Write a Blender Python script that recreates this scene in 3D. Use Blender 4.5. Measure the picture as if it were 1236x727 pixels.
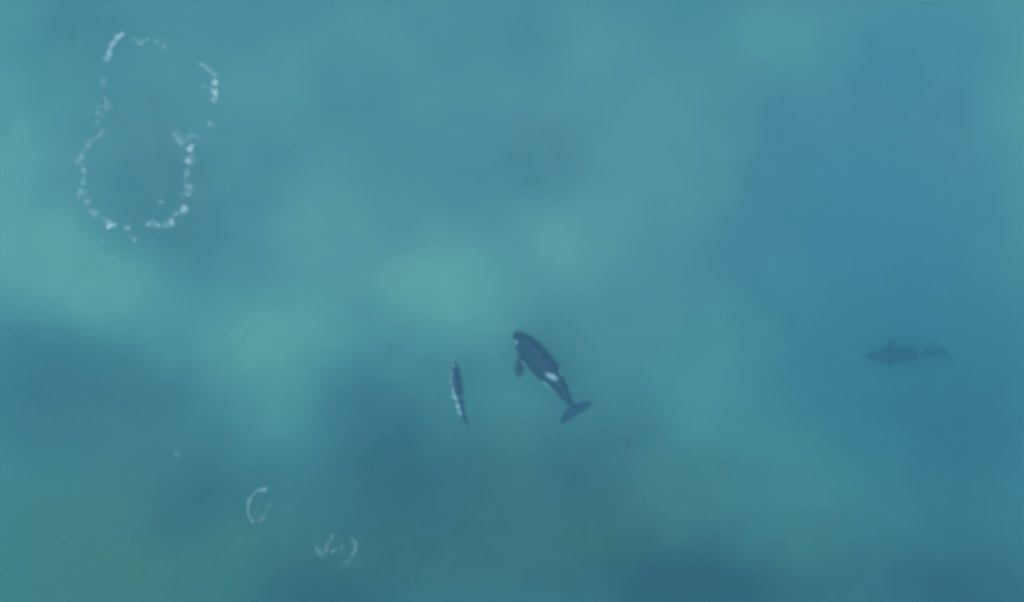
import bpy, bmesh, math, random
from mathutils import Vector, Matrix, noise

R = math.radians
sc = bpy.context.scene
for o in list(bpy.data.objects):
    bpy.data.objects.remove(o)
col = sc.collection

# ------------------------------------------------------------------ camera
CAM_DIST, TILT, LENS = 58.0, R(12), 35.0
cam = bpy.data.cameras.new('camera')
cam.lens, cam.sensor_width = LENS, 36.0
cam.clip_start, cam.clip_end = 0.5, 6000
camo = bpy.data.objects.new('camera', cam)
camo.location = (0, -CAM_DIST * math.sin(TILT), CAM_DIST * math.cos(TILT))
camo.rotation_euler = (TILT, 0, 0)
col.objects.link(camo)
sc.camera = camo

# ------------------------------------------------------------------ sky + sun
SUN_EL, SUN_AZ = R(74), R(205)          # azimuth clockwise from +Y
w = bpy.data.worlds.new('World')
sc.world = w
w.use_nodes = True
nt = w.node_tree
nt.nodes.clear()
sky = nt.nodes.new('ShaderNodeTexSky')
sky.sky_type = 'NISHITA'
sky.sun_disc = False
sky.sun_elevation, sky.sun_rotation = SUN_EL, SUN_AZ
bg = nt.nodes.new('ShaderNodeBackground')
bg.inputs[1].default_value = 0.15
ow = nt.nodes.new('ShaderNodeOutputWorld')
nt.links.new(sky.outputs[0], bg.inputs[0])
nt.links.new(bg.outputs[0], ow.inputs[0])

sl = bpy.data.lights.new('sun', 'SUN')
sl.energy, sl.angle, sl.color = 1.5, R(80), (1.0, 0.96, 0.9)   # hazy, veiled sun
so = bpy.data.objects.new('sun', sl)
sd = Vector((math.sin(SUN_AZ) * math.cos(SUN_EL), math.cos(SUN_AZ) * math.cos(SUN_EL), math.sin(SUN_EL)))
so.rotation_euler = sd.to_track_quat('Z', 'Y').to_euler()
so.location = sd * 90
col.objects.link(so)

vs = sc.view_settings
vs.view_transform, vs.look, vs.gamma, vs.exposure = 'Standard', 'None', 1.0, 0.64
vs.use_curve_mapping = False
cy = sc.cycles
cy.max_bounces, cy.volume_bounces, cy.diffuse_bounces = 10, 8, 3
cy.transparent_max_bounces = 12
cy.use_denoising = True
cy.pixel_filter_type = 'BLACKMAN_HARRIS'
cy.filter_width = 4.5                   # soft, compressed drone footage

# ------------------------------------------------------------------ helpers
def at(px, py, z=0.0):
    """the point at height z that a photo pixel looks at"""
    k = 36.0 / LENS / 1236.0
    d = Vector(((px - 618) * k, -(py - 363.5) * k, -1.0))
    d = Matrix.Rotation(TILT, 3, 'X') @ d
    t = (z - camo.location.z) / d.z
    return Vector(camo.location) + d * t

def tag(o, label=None, cat=None, group=None, kind=None):
    for k, v in (('label', label), ('category', cat), ('group', group), ('kind', kind)):
        if v:
            o[k] = v
    return o

def link(name, me, mat=None, parent=None):
    o = bpy.data.objects.new(name, me)
    if mat:
        me.materials.append(mat)
    o.parent = parent
    col.objects.link(o)
    return o

def new_mat(name):
    m = bpy.data.materials.new(name)
    m.use_nodes = True
    m.node_tree.nodes.clear()
    out = m.node_tree.nodes.new('ShaderNodeOutputMaterial')
    return m, m.node_tree, out

def fbm(p, octs=4):
    return noise.fractal(p, 0.9, 2.0, octs, noise_basis='PERLIN_ORIGINAL')

# ------------------------------------------------------------------ water
def make_water():
    m, t, out = new_mat('sea_water')
    N, L = t.nodes, t.links
    sca = N.new('ShaderNodeVolumeScatter')
    sca.inputs['Color'].default_value = WATER_SCATTER + (1,)
    sca.inputs['Density'].default_value = WATER_SCATTER_DENSITY
    sca.inputs['Anisotropy'].default_value = 0.0
    ab = N.new('ShaderNodeVolumeAbsorption')
    ab.inputs['Color'].default_value = WATER_ABSORB + (1,)
    ab.inputs['Density'].default_value = WATER_ABSORB_DENSITY
    add = N.new('ShaderNodeAddShader')
    L.new(sca.outputs[0], add.inputs[0])
    L.new(ab.outputs[0], add.inputs[1])
    L.new(add.outputs[0], out.inputs['Volume'])
    bm = bmesh.new()
    bmesh.ops.create_cube(bm, size=1.0)
    bmesh.ops.scale(bm, vec=(2600, 2600, 20), verts=bm.verts)
    bmesh.ops.translate(bm, vec=(0, 0, -10), verts=bm.verts)
    me = bpy.data.meshes.new('water')
    bm.to_mesh(me)
    bm.free()
    o = link('water', me, m)
    tag(o, 'calm murky teal sea water over the sandy bottom', 'water', kind='structure')

WATER_SCATTER, WATER_SCATTER_DENSITY = (0.42, 0.80, 1.0), 0.058
WATER_ABSORB, WATER_ABSORB_DENSITY = (0.0, 0.69, 0.71), 0.135
make_water()

# ------------------------------------------------------------------ seabed
BED = -6.5
# patches of the bottom: photo px centre, radii px, rotation deg, cover, amount
#   cover: 'sand' pale sand, 'weed' dark weed beds and painted shade along the near edge, 'silt' grey-blue silt, 'alga' green turf
PATCH = [
    (0, 190, 75, 150, 0, 'sand', .75), (60, 290, 80, 70, 20, 'sand', .6), (125, 350, 90, 48, 25, 'sand', .95),
    (325, 405, 95, 62, 0, 'sand', 1.0), (385, 260, 50, 75, 0, 'sand', .6), (540, 350, 95, 60, 10, 'sand', .95),
    (690, 290, 70, 55, 0, 'sand', .7), (335, 495, 45, 70, 0, 'sand', .5), (600, 500, 70, 80, 0, 'sand', .55),
    (850, 500, 95, 110, 0, 'sand', .5), (715, 45, 60, 60, 0, 'sand', .35), (935, 45, 90, 60, 0, 'sand', .45),
    (790, 190, 110, 90, 0, 'sand', .3), (920, 390, 70, 60, 0, 'sand', .2), (1235, 140, 40, 170, 0, 'sand', .5),
    (440, 100, 120, 80, 0, 'sand', .12), (320, 110, 60, 60, 0, 'sand', .3), (980, 590, 80, 80, 0, 'sand', .2),
    (90, 435, 140, 50, 8, 'weed', .3), (90, 500, 130, 65, 0, 'weed', .4), (480, 545, 110, 90, 10, 'weed', .5),
    (720, 560, 85, 70, 0, 'weed', .6), (840, 705, 115, 55, 0, 'weed', .85), (1190, 725, 120, 70, 0, 'weed', .7),
    (235, 600, 65, 50, 0, 'weed', .5), (380, 725, 80, 40, 0, 'weed', .55), (660, 180, 50, 45, 0, 'weed', .22),
    (590, 640, 150, 90, 0, 'weed', .25), (1180, 520, 110, 130, 0, 'weed', .45), (100, 40, 70, 60, 0, 'weed', .18),
    (175, 200, 70, 95, 0, 'weed', .2), (500, 290, 40, 30, 0, 'weed', .1), (220, 270, 60, 60, 0, 'weed', .12),
    (1110, 250, 130, 170, 0, 'silt', .9), (960, 200, 90, 70, 0, 'silt', .7), (1130, 430, 160, 110, 0, 'silt', 1.0), (720, 660, 60, 50, 0, 'alga', .5), (990, 690, 50, 50, 0, 'alga', .4), (600, 560, 50, 60, 0, 'alga', .4),
    (1060, 60, 90, 90, 0, 'silt', .7), (660, 180, 60, 60, 0, 'silt', .4), (1000, 330, 110, 70, 0, 'silt', .6),
    (60, 440, 140, 70, 0, 'silt', .35), (480, 550, 120, 90, 0, 'silt', .3), (820, 290, 100, 60, 0, 'silt', .3),
    (620, 735, 420, 60, 0, 'weed', .25), (1000, 710, 250, 70, 0, 'weed', .18), (420, 600, 160, 90, 0, 'weed', .2),  # first two bands paint the light's fall-off into the near-edge bottom colour
    (20, 690, 260, 130, 0, 'alga', .58), (250, 700, 190, 80, 0, 'alga', .4), (700, 720, 420, 90, 0, 'alga', .3), (560, 660, 140, 70, 0, 'alga', .4),
    (870, 600, 140, 80, 0, 'alga', .45), (120, 600, 160, 80, 0, 'alga', .2), (430, 640, 80, 60, 0, 'alga', .2),
]

def make_seabed():
    M2PX = (at(700, 363, BED) - at(600, 363, BED)).length / 100.0
    pats = []
    hole = at(1097, 430, BED - 3)                       # a hollow in the bottom
    for (px, py, rx, ry, rot, cov, amt) in PATCH:
        c = at(px, py, BED)
        pats.append((c.x, c.y, rx * M2PX, ry * M2PX, math.cos(R(-rot)), math.sin(R(-rot)), cov, amt))

    def axis(half, step):
        xs, x, s = [], 0.0, step
        while x < 1250:
            xs.append(x)
            if x > half:
                s *= 1.22
            x += s
        xs.append(1250.0)
        return [-v for v in reversed(xs[1:])] + xs

    X, Y = axis(48, 0.55), axis(34, 0.55)
    verts, attr = [], {'sand': [], 'weed': [], 'silt': [], 'alga': []}
    for y in Y:
        for x in X:
            p = Vector((x, y, 0))
            wx = x + 1.5 * noise.noise(p * 0.16) + 0.8 * noise.noise(p * 0.5 + Vector((7, 3, 1)))
            wy = y + 1.5 * noise.noise(p * 0.16 + Vector((31, 5, 9))) + 0.8 * noise.noise(p * 0.5 + Vector((3, 8, 4)))
            f = {'sand': 0.0, 'weed': 0.0, 'silt': 0.0, 'alga': 0.0}
            for (cx, cy_, rx, ry, ca, sa, cov, amt) in pats:
                dx, dy = wx - cx, wy - cy_
                u, v = (ca * dx + sa * dy) / rx, (-sa * dx + ca * dy) / ry
                d2 = u * u + v * v
                if d2 < 6:
                    f[cov] += amt * math.exp(-0.95 * d2)
            n1, n2 = fbm(p * 0.11 + Vector((2, 2, 2))), fbm(p * 0.09 + Vector((40, 1, 5)))
            n3 = fbm(p * 0.3 + Vector((11, 17, 5)))
            far = min(1.0, max(0.0, (max(abs(x) - 38, abs(y) - 26)) / 14.0))
            f['sand'] += 0.11 * n1 + 0.07 * n3 + far * (0.35 + 0.5 * n2)
            f['weed'] += 0.08 * n2 - 0.05 * n3 + far * (0.30 - 0.5 * n2)
            f['silt'] += 0.2 * n2 + far * 0.3
            f['alga'] += 0.06 * n1 + far * 0.15
            hx, hy = x - hole.x, y - hole.y
            # the bottom shelves away towards the near side
            z = BED - 0.11 * max(-6, min(30, -y)) + 1.4 * min(1, max(0, f['alga'])) - 2.0 * min(1, max(0, f['silt'])) + 0.35 * n1 \
                + 0.25 * min(1, max(0, f['weed'])) + 0.06 * n3 \
                - 2.0 * math.exp(-(hx * hx + hy * hy) / 80.0)
            verts.append((x, y, z))
            for k in f:
                attr[k].append(min(1.0, max(0.0, f[k])))
    nx = len(X)
    faces = [(j * nx + i, j * nx + i + 1, (j + 1) * nx + i + 1, (j + 1) * nx + i)
             for j in range(len(Y) - 1) for i in range(nx - 1)]
    me = bpy.data.meshes.new('seabed')
    me.from_pydata(verts, [], faces)
    for k, v in attr.items():
        a = me.attributes.new(k, 'FLOAT', 'POINT')
        a.data.foreach_set('value', v)
    me.polygons.foreach_set('use_smooth', [True] * len(faces))

    m, t, out = new_mat('seabed_cover')
    N, L = t.nodes, t.links
    bs = N.new('ShaderNodeBsdfDiffuse')
    L.new(bs.outputs[0], out.inputs['Surface'])
    tc = N.new('ShaderNodeTexCoord')
    ns = N.new('ShaderNodeTexNoise')
    ns.inputs['Scale'].default_value = 0.9
    ns.inputs['Detail'].default_value = 5
    L.new(tc.outputs['Object'], ns.inputs['Vector'])

    def mix(fac, a, b):
        n = N.new('ShaderNodeMix')
        n.data_type = 'RGBA'
        L.new(fac, n.inputs[0])
        if isinstance(a, tuple):
            n.inputs[6].default_value = a + (1,)
        else:
            L.new(a, n.inputs[6])
        n.inputs[7].default_value = b + (1,)
        return n.outputs[2]

    def att(name):
        n = N.new('ShaderNodeAttribute')
        n.attribute_name = name
        # break the edge of each cover with fine noise
        a = N.new('ShaderNodeMath'); a.operation = 'MULTIPLY_ADD'
        s = N.new('ShaderNodeMath'); s.operation = 'SUBTRACT'
        s.inputs[1].default_value = 0.5
        L.new(ns.outputs[0], s.inputs[0])
        L.new(s.outputs[0], a.inputs[0])
        a.inputs[1].default_value = 0.25
        L.new(n.outputs['Fac'], a.inputs[2])
        a.use_clamp = True
        return a.outputs[0]

    c = mix(att('silt'), COVER['base'], COVER['silt'])
    c = mix(att('sand'), c, COVER['sand'])
    c = mix(att('alga'), c, COVER['alga'])
    c = mix(att('weed'), c, COVER['weed'])
    L.new(c, bs.inputs['Color'])
    o = link('seabed', me, m)
    tag(o, 'sandy sea bottom with dark weed beds and pale sand patches', 'seabed', kind='structure')

COVER = {'base': (0.28, 0.29, 0.29), 'sand': (0.53, 0.49, 0.365), 'silt': (0.40, 0.29, 0.36),
         'alga': (0.20, 0.21, 0.05), 'weed': (0.025, 0.03, 0.025)}
make_seabed()

# ------------------------------------------------------------------ orcas
PROFILE = [  # s, half width, top, bottom (fractions of length)
    (0.000, .006, .006, .006), (0.012, .024, .018, .020), (0.04, .048, .038, .038), (0.09, .071, .062, .056),
    (0.16, .090, .084, .078), (0.25, .102, .099, .095), (0.34, .104, .105, .102), (0.43, .103, .105, .103),
    (0.52, .094, .097, .096), (0.61, .078, .085, .083), (0.70, .058, .070, .067), (0.79, .037, .052, .049),
    (0.86, .022, .037, .035), (0.92, .015, .022, .021), (0.955, .012, .012, .012), (0.968, .006, .006, .006)]

def prof(s):
    for a, b in zip(PROFILE, PROFILE[1:]):
        if s <= b[0]:
            t = (s - a[0]) / (b[0] - a[0])
            t = t if a[0] < 0.01 else t * t * (3 - 2 * t) * .5 + t * .5
            return [a[i] + (b[i] - a[i]) * t for i in (1, 2, 3)]
    return list(PROFILE[-1][1:])

def loft(bm, rings):
    rs = [[bm.verts.new(p) for p in r] for r in rings]
    n = len(rs[0])
    for a, b in zip(rs, rs[1:]):
        for i in range(n):
            bm.faces.new((a[i], a[(i + 1) % n], b[(i + 1) % n], b[i]))
    bm.faces.new(list(reversed(rs[0])))
    bm.faces.new(rs[-1])

def blade(bm, stations, nrm):
    """a fin: stations (leading edge, trailing edge, half thickness); nrm = thickness direction"""
    rings = []
    for le, te, th in stations:
        le, te = Vector(le), Vector(te)
        ring = []
        for k in range(12):
            a = 2 * math.pi * k / 12
            u = .5 - .5 * math.cos(a)
            ring.append(le.lerp(te, u) + nrm * (math.sin(a) * th * (1.15 - .5 * u)))
        rings.append(ring)
    loft(bm, rings)

def rest_orca(L, fat, dorsal, fluke, flip):
    """x forward from the nose backwards is -s; y left; z up (all in metres)"""
    bm = bmesh.new()
    rings = []
    for i in range(61):
        s = 0.968 * (i / 60) ** 1.15
        wd, tp, bt = prof(s)
        ring = []
        for k in range(28):
            a = 2 * math.pi * k / 28
            y, z = math.cos(a), math.sin(a)
            ring.append(Vector((-s * L, wd * fat * L * y, (tp if z > 0 else bt) * fat * L * z)))
        rings.append(ring)
    loft(bm, rings)
    # flukes (two halves), swept back with a notch
    for sg in (1, -1):
        st = [((-.880 * L, -sg * .004 * L, 0), (-.985 * L, -sg * .004 * L, 0), .013 * L),
              ((-.886 * L, sg * .03 * L, 0), (-.992 * L, sg * .03 * L, 0), .011 * L),
              ((-.897 * L, sg * .065 * fluke * L, 0), (-.996 * L, sg * .062 * fluke * L, 0), .009 * L),
              ((-.912 * L, sg * .105 * fluke * L, 0), (-.992 * L, sg * .10 * fluke * L, 0), .007 * L),
              ((-.934 * L, sg * .140 * fluke * L, 0), (-.986 * L, sg * .135 * fluke * L, 0), .006 * L),
              ((-.957 * L, sg * .160 * fluke * L, 0), (-.981 * L, sg * .156 * fluke * L, 0), .004 * L)]
        blade(bm, st, Vector((0, 0, 1)))
    # dorsal fin
    h = dorsal * L
    st = [((-.385 * L, 0, .07 * L * fat), (-.525 * L, 0, .06 * L * fat), .013 * L),
          ((-.400 * L, 0, .10 * L * fat), (-.515 * L, 0, .093 * L * fat), .011 * L),
          ((-.430 * L, 0, .10 * L * fat + h * .4), (-.512 * L, 0, .09 * L * fat + h * .38), .009 * L),
          ((-.465 * L, 0, .10 * L * fat + h * .75), (-.520 * L, 0, .09 * L * fat + h * .72), .007 * L),
          ((-.505 * L, 0, .10 * L * fat + h), (-.535 * L, 0, .10 * L * fat + h * .97), .005 * L)]
    blade(bm, st, Vector((0, 1, 0)))
    # paddle shaped flippers
    for sg in (1, -1):
        root = Vector((-.235 * L, sg * .07 * L * fat, -.05 * L * fat))
        d = Vector((-.70, sg * .60, -.70)).normalized()
        c = Vector((-.85, -sg * .50, 0)).normalized()
        nr = d.cross(c).normalized()
        ln = .17 * L * flip
        st = []
        for q, wd_ in ((0, .032), (.2, .036), (.45, .045), (.7, .046), (.9, .034), (1.0, .014)):
            m_ = root + d * (ln * q)
            st.append((m_ - c * wd_ * L * flip, m_ + c * wd_ * L * flip, (.012 - .007 * q) * L))
        blade(bm, st, nr)
    bmesh.ops.recalc_face_normals(bm, faces=bm.faces)
    return bm

def smooth(a, b, x):
    t = min(1, max(0, (x - a) / (b - a)))
    return t * t * (3 - 2 * t)

def ell(ds, dz, rs, rz):
    return 1 - smooth(.75, 1.2, math.sqrt((ds / rs) ** 2 + (dz / rz) ** 2))

def pattern(s, y, z, wd, tp, bt, belly=0.0):
    """white amount (belly, flank lobe, chin, eye patch) and grey saddle amount"""
    y, z = y / max(wd, 1e-4), z / max(.5 * (tp + bt), 1e-4)
    # belly: chin wide, narrow waist at the flippers, flank lobe rising behind the middle
    top = -.45 - .25 * smooth(.10, .25, s) + .62 * ell(s - .66, 0, .13, 1)
    top += belly * (1 - .8 * ell(s - .66, 0, .13, 1))
    top -= .9 * smooth(.76, .86, s)
    body = 1 - smooth(1.06, 1.2, math.hypot(y, z))
    wht = (1 - smooth(top - .10, top + .10, z)) * body
    # eye patch
    wht = max(wht, ell(s - .105, z - .20 - (s - .105) * 2, .030, .14) * smooth(.3, .5, abs(y)))
    k = s - .555 - .16 * (z - .75)
    sad = ell(k, z - .76, .037, .26) * body * smooth(.18, .42, abs(y))
    return wht, sad

def catmull(pts, u):
    n = len(pts) - 1
    x = min(max(u, 0), 1) * n
    i = min(int(x), n - 1)
    t = x - i
    p0, p1, p2, p3 = pts[max(i - 1, 0)], pts[i], pts[i + 1], pts[min(i + 2, n)]
    return .5 * ((2 * p1) + (p2 - p0) * t + (2 * p0 - 5 * p1 + 4 * p2 - p3) * t * t + (3 * p1 - p0 - 3 * p2 + p3) * t ** 3)

def orca_mats():
    m, t, out = new_mat('orca_skin')
    N, L = t.nodes, t.links
    b = N.new('ShaderNodeBsdfPrincipled')
    b.inputs['Roughness'].default_value = 0.45
    b.inputs['Specular IOR Level'].default_value = 0.1     # skin is wet on both sides: almost no index step
    L.new(b.outputs[0], out.inputs['Surface'])

    def mix(a, bcol, attname):
        at_ = N.new('ShaderNodeAttribute')
        at_.attribute_name = attname
        n = N.new('ShaderNodeMix')
        n.data_type = 'RGBA'
        L.new(at_.outputs['Fac'], n.inputs[0])
        if isinstance(a, tuple):
            n.inputs[6].default_value = a + (1,)
        else:
            L.new(a, n.inputs[6])
        n.inputs[7].default_value = bcol + (1,)
        return n.outputs[2]
    tc = N.new('ShaderNodeTexCoord')
    ns = N.new('ShaderNodeTexNoise')
    ns.inputs['Scale'].default_value = 3
    ns.inputs['Detail'].default_value = 4
    L.new(tc.outputs['Object'], ns.inputs['Vector'])
    rp = N.new('ShaderNodeValToRGB')
    rp.color_ramp.elements[0].position, rp.color_ramp.elements[1].position = .3, .75
    rp.color_ramp.elements[0].color = (.030, .044, .078, 1)
    rp.color_ramp.elements[1].color = (.042, .060, .098, 1)
    L.new(ns.outputs[0], rp.inputs[0])
    c = mix(rp.outputs[0], (.46, .47, .48), 'saddle')
    c = mix(c, (.82, .81, .77), 'white')
    L.new(c, b.inputs['Base Color'])
    e, t2, out2 = new_mat('orca_eye')
    b2 = t2.nodes.new('ShaderNodeBsdfPrincipled')
    b2.inputs['Base Color'].default_value = (.02, .015, .012, 1)
    b2.inputs['Roughness'].default_value = .15
    t2.links.new(b2.outputs[0], out2.inputs['Surface'])
    return m, e

SKIN, EYE = orca_mats()

def make_orca(px_pts, depths, fat, dorsal, fluke, flip, rolls, label, group, voxel=.03, mottle=0.0, wmax=1.0, belly=0.0):
    """px_pts: the back line nose -> fluke notch in photo pixels, each at its own depth"""
    pts = [at(px, py, z) for (px, py), z in zip(px_pts, depths)]
    # arc length table
    US = [i / 200 for i in range(201)]
    P = [catmull(pts, u) for u in US]
    S = [0.0]
    for a, b in zip(P, P[1:]):
        S.append(S[-1] + (b - a).length)
    L = S[-1]

    def spine(d):
        d = min(max(d, 0), L)
        lo, hi = 0, 200
        while hi - lo > 1:
            md = (lo + hi) // 2
            if S[md] <= d:
                lo = md
            else:
                hi = md
        t = (d - S[lo]) / max(S[hi] - S[lo], 1e-9)
        return P[lo].lerp(P[hi], t)

    bm = rest_orca(L, fat, dorsal, fluke, flip)
    me0 = bpy.data.meshes.new('rest')
    bm.to_mesh(me0)
    bm.free()
    tmp = bpy.data.objects.new('rest', me0)
    col.objects.link(tmp)
    md = tmp.modifiers.new('r', 'REMESH')
    md.mode, md.voxel_size, md.use_smooth_shade = 'VOXEL', voxel, True
    sm = tmp.modifiers.new('s', 'SMOOTH')
    sm.iterations, sm.factor = 3, .5
    dg = bpy.context.evaluated_depsgraph_get()
    me = bpy.data.meshes.new_from_object(tmp.evaluated_get(dg))
    me.name = 'body'
    bpy.data.objects.remove(tmp)
    bpy.data.meshes.remove(me0)

    mid = spine(L * .45)

    def pose(v):
        d = min(max(-v.x, 0), L)
        c = spine(d)
        tg = (spine(min(d + .12, L)) - spine(max(d - .12, 0))).normalized() * -1   # forward
        over = -v.x - d
        left = Vector((0, 0, 1)).cross(tg).normalized()
        up = tg.cross(left)
        s = d / L
        ro = rolls[0] + (rolls[1] - rolls[0]) * smooth(.45, .95, s)
        cr, sr = math.cos(R(ro)), math.sin(R(ro))
        yy, zz = v.y * cr - v.z * sr, v.y * sr + v.z * cr
        return c - tg * over + left * yy + up * zz - mid

    wh, sd_, co = [], [], []
    for v in me.vertices:
        s = -v.co.x / L
        pr = prof(min(max(s, 0), .968))
        wd, tp, bt = (q * fat * L for q in pr)
        a, b = pattern(s, v.co.y, v.co.z, wd, tp, bt, belly)
        mo = wmax * (1 - mottle * smooth(-.25, .35, noise.noise(v.co * 3.1) + .6 * noise.noise(v.co * 6.3)))
        wh.append(a * mo)
        sd_.append(b * (1 if wmax == 1 else mo))
        co.append(pose(v.co))
    for v, c in zip(me.vertices, co):
        v.co = c
    for nme, vals in (('white', wh), ('saddle', sd_)):
        at_ = me.attributes.new(nme, 'FLOAT', 'POINT')
        at_.data.foreach_set('value', vals)
    me.materials.clear()
    root = bpy.data.objects.new('orca', None)
    root.empty_display_size = .3
    root.location = mid
    col.objects.link(root)
    tag(root, label, 'orca', group)
    link('body', me, SKIN, root)
    for sg in (1, -1):
        s = .085
        wd, tp, bt = (q * fat * L for q in prof(s))
        c = pose(Vector((-s * L, sg * wd * .97, -.10 * tp)))
        eb = bmesh.new()
        bmesh.ops.create_icosphere(eb, subdivisions=2, radius=.035)
        em = bpy.data.meshes.new('eye')
        eb.to_mesh(em)
        eb.free()
        eo = link('eye', em, EYE, root)
        eo.location = c
    print('orca length', round(L, 2))
    return root

ORCAS = 'orcas swimming under the surface'
make_orca([(621, 401), (641, 424), (661, 448), (681, 475), (698, 502)], (-4.3, -4.0, -4.0, -4.2, -4.5),
          1.12, .08, 1.10, 1.12, (34, 0), 'large dark orca with bright white saddle patch and spread tail flukes', ORCAS)
make_orca([(548, 434), (549, 456), (552, 478), (557, 497), (567, 516)], (-4.5, -4.3, -4.3, -4.4, -4.6),
          .86, .006, .55, .35, (92, 88), 'slender orca rolled on its side with pale belly strip showing', ORCAS,
          mottle=.75, wmax=.72, belly=.30)
make_orca([(1047, 430), (1072, 429), (1096, 428), (1120, 427), (1146, 426)], (-8.9, -8.8, -8.9, -9.4, -10.0),
          .74, .09, .6, .95, (-18, 40), 'faint blurred orca deep in the blue water, barely visible', ORCAS, .04, wmax=.9)

# ------------------------------------------------------------------ foam
def foam_mat():
    m, t, out = new_mat('sea_foam')
    N, L = t.nodes, t.links
    d = N.new('ShaderNodeBsdfDiffuse')
    d.inputs['Color'].default_value = (.64, .84, .84, 1)
    tr = N.new('ShaderNodeBsdfTranslucent')
    tr.inputs['Color'].default_value = (.7, .8, .8, 1)
    mx = N.new('ShaderNodeMixShader')
    mx.inputs[0].default_value = .35
    L.new(d.outputs[0], mx.inputs[1])
    L.new(tr.outputs[0], mx.inputs[2])
    tp = N.new('ShaderNodeBsdfTransparent')
    m2 = N.new('ShaderNodeMixShader')
    m2.inputs[0].default_value = .2
    L.new(mx.outputs[0], m2.inputs[1])
    L.new(tp.outputs[0], m2.inputs[2])
    L.new(m2.outputs[0], out.inputs['Surface'])
    return m

FOAM = foam_mat()
rnd = random.Random(5)
PXM = (at(700, 363) - at(600, 363)).length / 100.0       # metres per photo pixel on the surface

def clump_mesh(path, spread, n, rmin, rmax, even):
    """a raft of flattened bubbles strewn along a short path (metres, local)"""
    bm = bmesh.new()
    for j in range(n):
        k = ((j + rnd.random()) / n if even else rnd.random()) * (len(path) - 1)
        i = min(int(k), len(path) - 2)
        p = path[i].lerp(path[i + 1], k - i)
        p = p + Vector((rnd.gauss(0, spread), rnd.gauss(0, spread), 0))
        r = rmin + (rmax - rmin) * rnd.random() ** 2
        mt = Matrix.Translation((p.x, p.y, r * .12)) @ Matrix.Rotation(rnd.random() * 6.28, 4, 'Z') @ \
            Matrix.Diagonal((1, .6 + .4 * rnd.random(), .45, 1))
        bmesh.ops.create_icosphere(bm, subdivisions=1, radius=r, matrix=mt)
    me = bpy.data.meshes.new('foam_patch')
    bm.to_mesh(me)
    bm.free()
    me.polygons.foreach_set('use_smooth', [True] * len(me.polygons))
    return me

def foam_thing(name, label, group, bits, dense=1.0, size=1.0, even=True):
    """bits: list of (pixel path, spread px, bubble count, bubble radius range m)"""
    allp = [q for b in bits for q in b[0]]
    c = at(sum(q[0] for q in allp) / len(allp), sum(q[1] for q in allp) / len(allp))
    root = bpy.data.objects.new(name, None)
    root.empty_display_size = .3
    root.location = c
    col.objects.link(root)
    tag(root, label, 'foam', group)
    for path, spr, n, (r0, r1) in bits:
        w_ = [at(*q) for q in path]
        if len(w_) == 1:
            w_ = [w_[0], w_[0] + Vector((.01, 0, 0))]
        o0 = sum(w_, Vector()) / len(w_)
        o = link('foam_patch', clump_mesh([q - o0 for q in w_], spr * PXM, max(3, int(n * dense)), r0 * size, r1 * size, even), FOAM, root)
        o.location = o0 - c
        o['kind'] = 'stuff'
    return root

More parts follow.
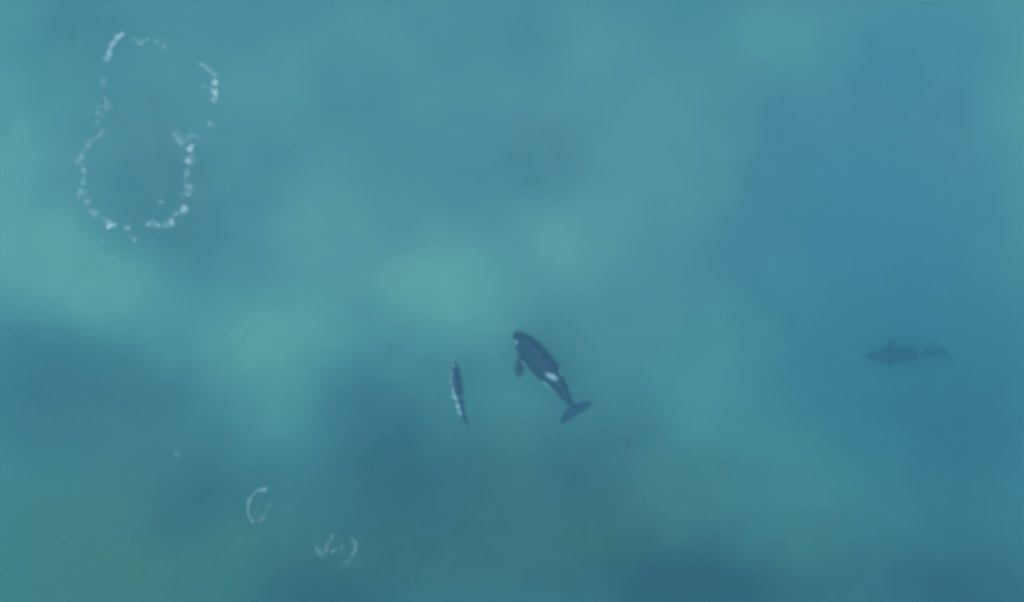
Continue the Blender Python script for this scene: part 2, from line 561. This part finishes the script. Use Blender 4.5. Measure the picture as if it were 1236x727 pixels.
B, S_, T_ = (.03, .085), (.02, .06), (.012, .035)
ring = [
    ([(134, 56), (141, 45), (149, 41)], 1.6, 26, B), ([(130, 71), (133, 58)], 1.6, 14, B), ([(125, 70), (129, 72)], 1.4, 8, S_),
    ([(159, 52), (166, 47)], 3, 8, T_), ([(168, 54), (172, 51), (180, 48)], 1.6, 13, S_), ([(190, 50)], 1.5, 6, S_),
    ([(195, 55), (199, 57)], 1.5, 8, S_), ([(125, 98)], 1.8, 7, T_), ([(128, 124), (131, 130)], 2.4, 15, S_),
    ([(120, 140), (121, 131)], 1.8, 9, T_), ([(118, 148)], 1.5, 5, T_), ([(125, 158), (122, 163), (116, 166)], 1.6, 13, S_),
    ([(112, 168), (106, 174), (103, 180)], 1.5, 15, S_), ([(101, 186), (96, 192), (95, 196)], 1.7, 17, S_),
    ([(100, 203), (101, 207)], 1.8, 9, S_), ([(103, 215), (101, 222)], 1.5, 7, T_), ([(98, 228), (98, 236)], 1.7, 13, S_),
    ([(104, 241), (107, 246)], 1.6, 8, S_), ([(108, 253), (113, 258), (119, 258)], 1.8, 17, S_),
    ([(124, 264), (130, 268)], 1.5, 7, S_), ([(130, 272), (133, 273)], 1.8, 14, B), ([(139, 272)], 1.5, 4, S_),
    ([(152, 275), (155, 277)], 1.5, 11, S_), ([(160, 286), (163, 291)], 1.7, 8, T_),
    ([(177, 272), (184, 270)], 1.4, 11, S_), ([(186, 270), (192, 272)], 1.4, 11, B), ([(197, 273), (203, 272)], 1.5, 8, S_),
    ([(205, 270), (207, 265)], 1.5, 13, B), ([(210, 260), (215, 257)], 1.5, 9, S_), ([(221, 255), (223, 250)], 1.8, 17, B),
    ([(218, 236), (226, 235), (231, 234)], 1.6, 13, S_), ([(224, 226), (231, 226)], 2.2, 14, S_), ([(226, 215), (225, 207)], 1.9, 11, T_),
    ([(224, 193), (229, 196), (231, 191)], 1.8, 17, B), ([(227, 178), (233, 180)], 1.8, 17, B),
    ([(213, 166), (218, 173), (222, 168)], 2.2, 19, S_), ([(211, 163)], 1.8, 7, S_), ([(226, 164), (234, 164)], 2, 9, T_),
    ([(253, 150)], 1.8, 8, S_), ([(258, 123), (257, 119)], 1.5, 10, S_), ([(260, 114), (258, 110)], 1.7, 17, B),
    ([(259, 103), (260, 97)], 1.7, 14, B), ([(262, 92), (256, 87)], 1.6, 7, S_), ([(255, 86), (248, 81), (240, 77)], 1.3, 18, T_),
    ([(245, 103)], 1.7, 4, T_), ([(195, 243)], 2.0, 4, T_),
]
foam_thing('foam_ring', 'broken double-lobed ring of white foam specks floating on the surface', None, [(p_, q_ * 1.25, n_, B if r_ is B else S_) for p_, q_, n_, r_ in ring], 2.8, .72, False)
foam_thing('foam_arc', 'thin pale oval foam line, open on one side, on dark green water', None, [
    ([(314, 591), (321, 591)], 1.0, 16, S_), ([(312, 592), (305, 597), (301, 605)], .8, 34, T_), ([(301, 605), (299, 613), (300, 621)], .9, 46, T_),
    ([(300, 621), (303, 628), (306, 630)], .9, 32, T_), ([(312, 630), (317, 627), (320, 622)], 1.0, 20, T_),
    ([(320, 621), (324, 612), (325, 605)], 1.5, 14, T_), ([(311, 605), (312, 620)], 2.5, 8, T_)], 1.5, .75)
foam_thing('foam_streaks', 'cluster of short wispy foam streaks and a hooked curl', None, [
    ([(381, 658), (384, 664), (385, 668)], 1.2, 24, T_), ([(390, 671), (394, 662), (398, 652)], 1.0, 34, T_), ([(399, 651), (402, 646)], 1.3, 10, T_),
    ([(401, 668), (405, 662)], 1.4, 14, T_), ([(412, 663), (414, 659)], 1.6, 10, T_), ([(423, 650), (428, 653), (430, 657)], 1.1, 26, T_),
    ([(430, 657), (428, 664), (425, 670)], 1.2, 36, T_), ([(422, 673), (418, 679), (412, 681)], 1.8, 14, T_), ([(385, 667), (388, 671)], 1.2, 8, T_)], 1.6, .75)
foam_thing('foam_speck', 'single tiny pale foam speck alone on dark teal water', None, [
    ([(212, 548), (217, 548)], 1.3, 10, T_)])
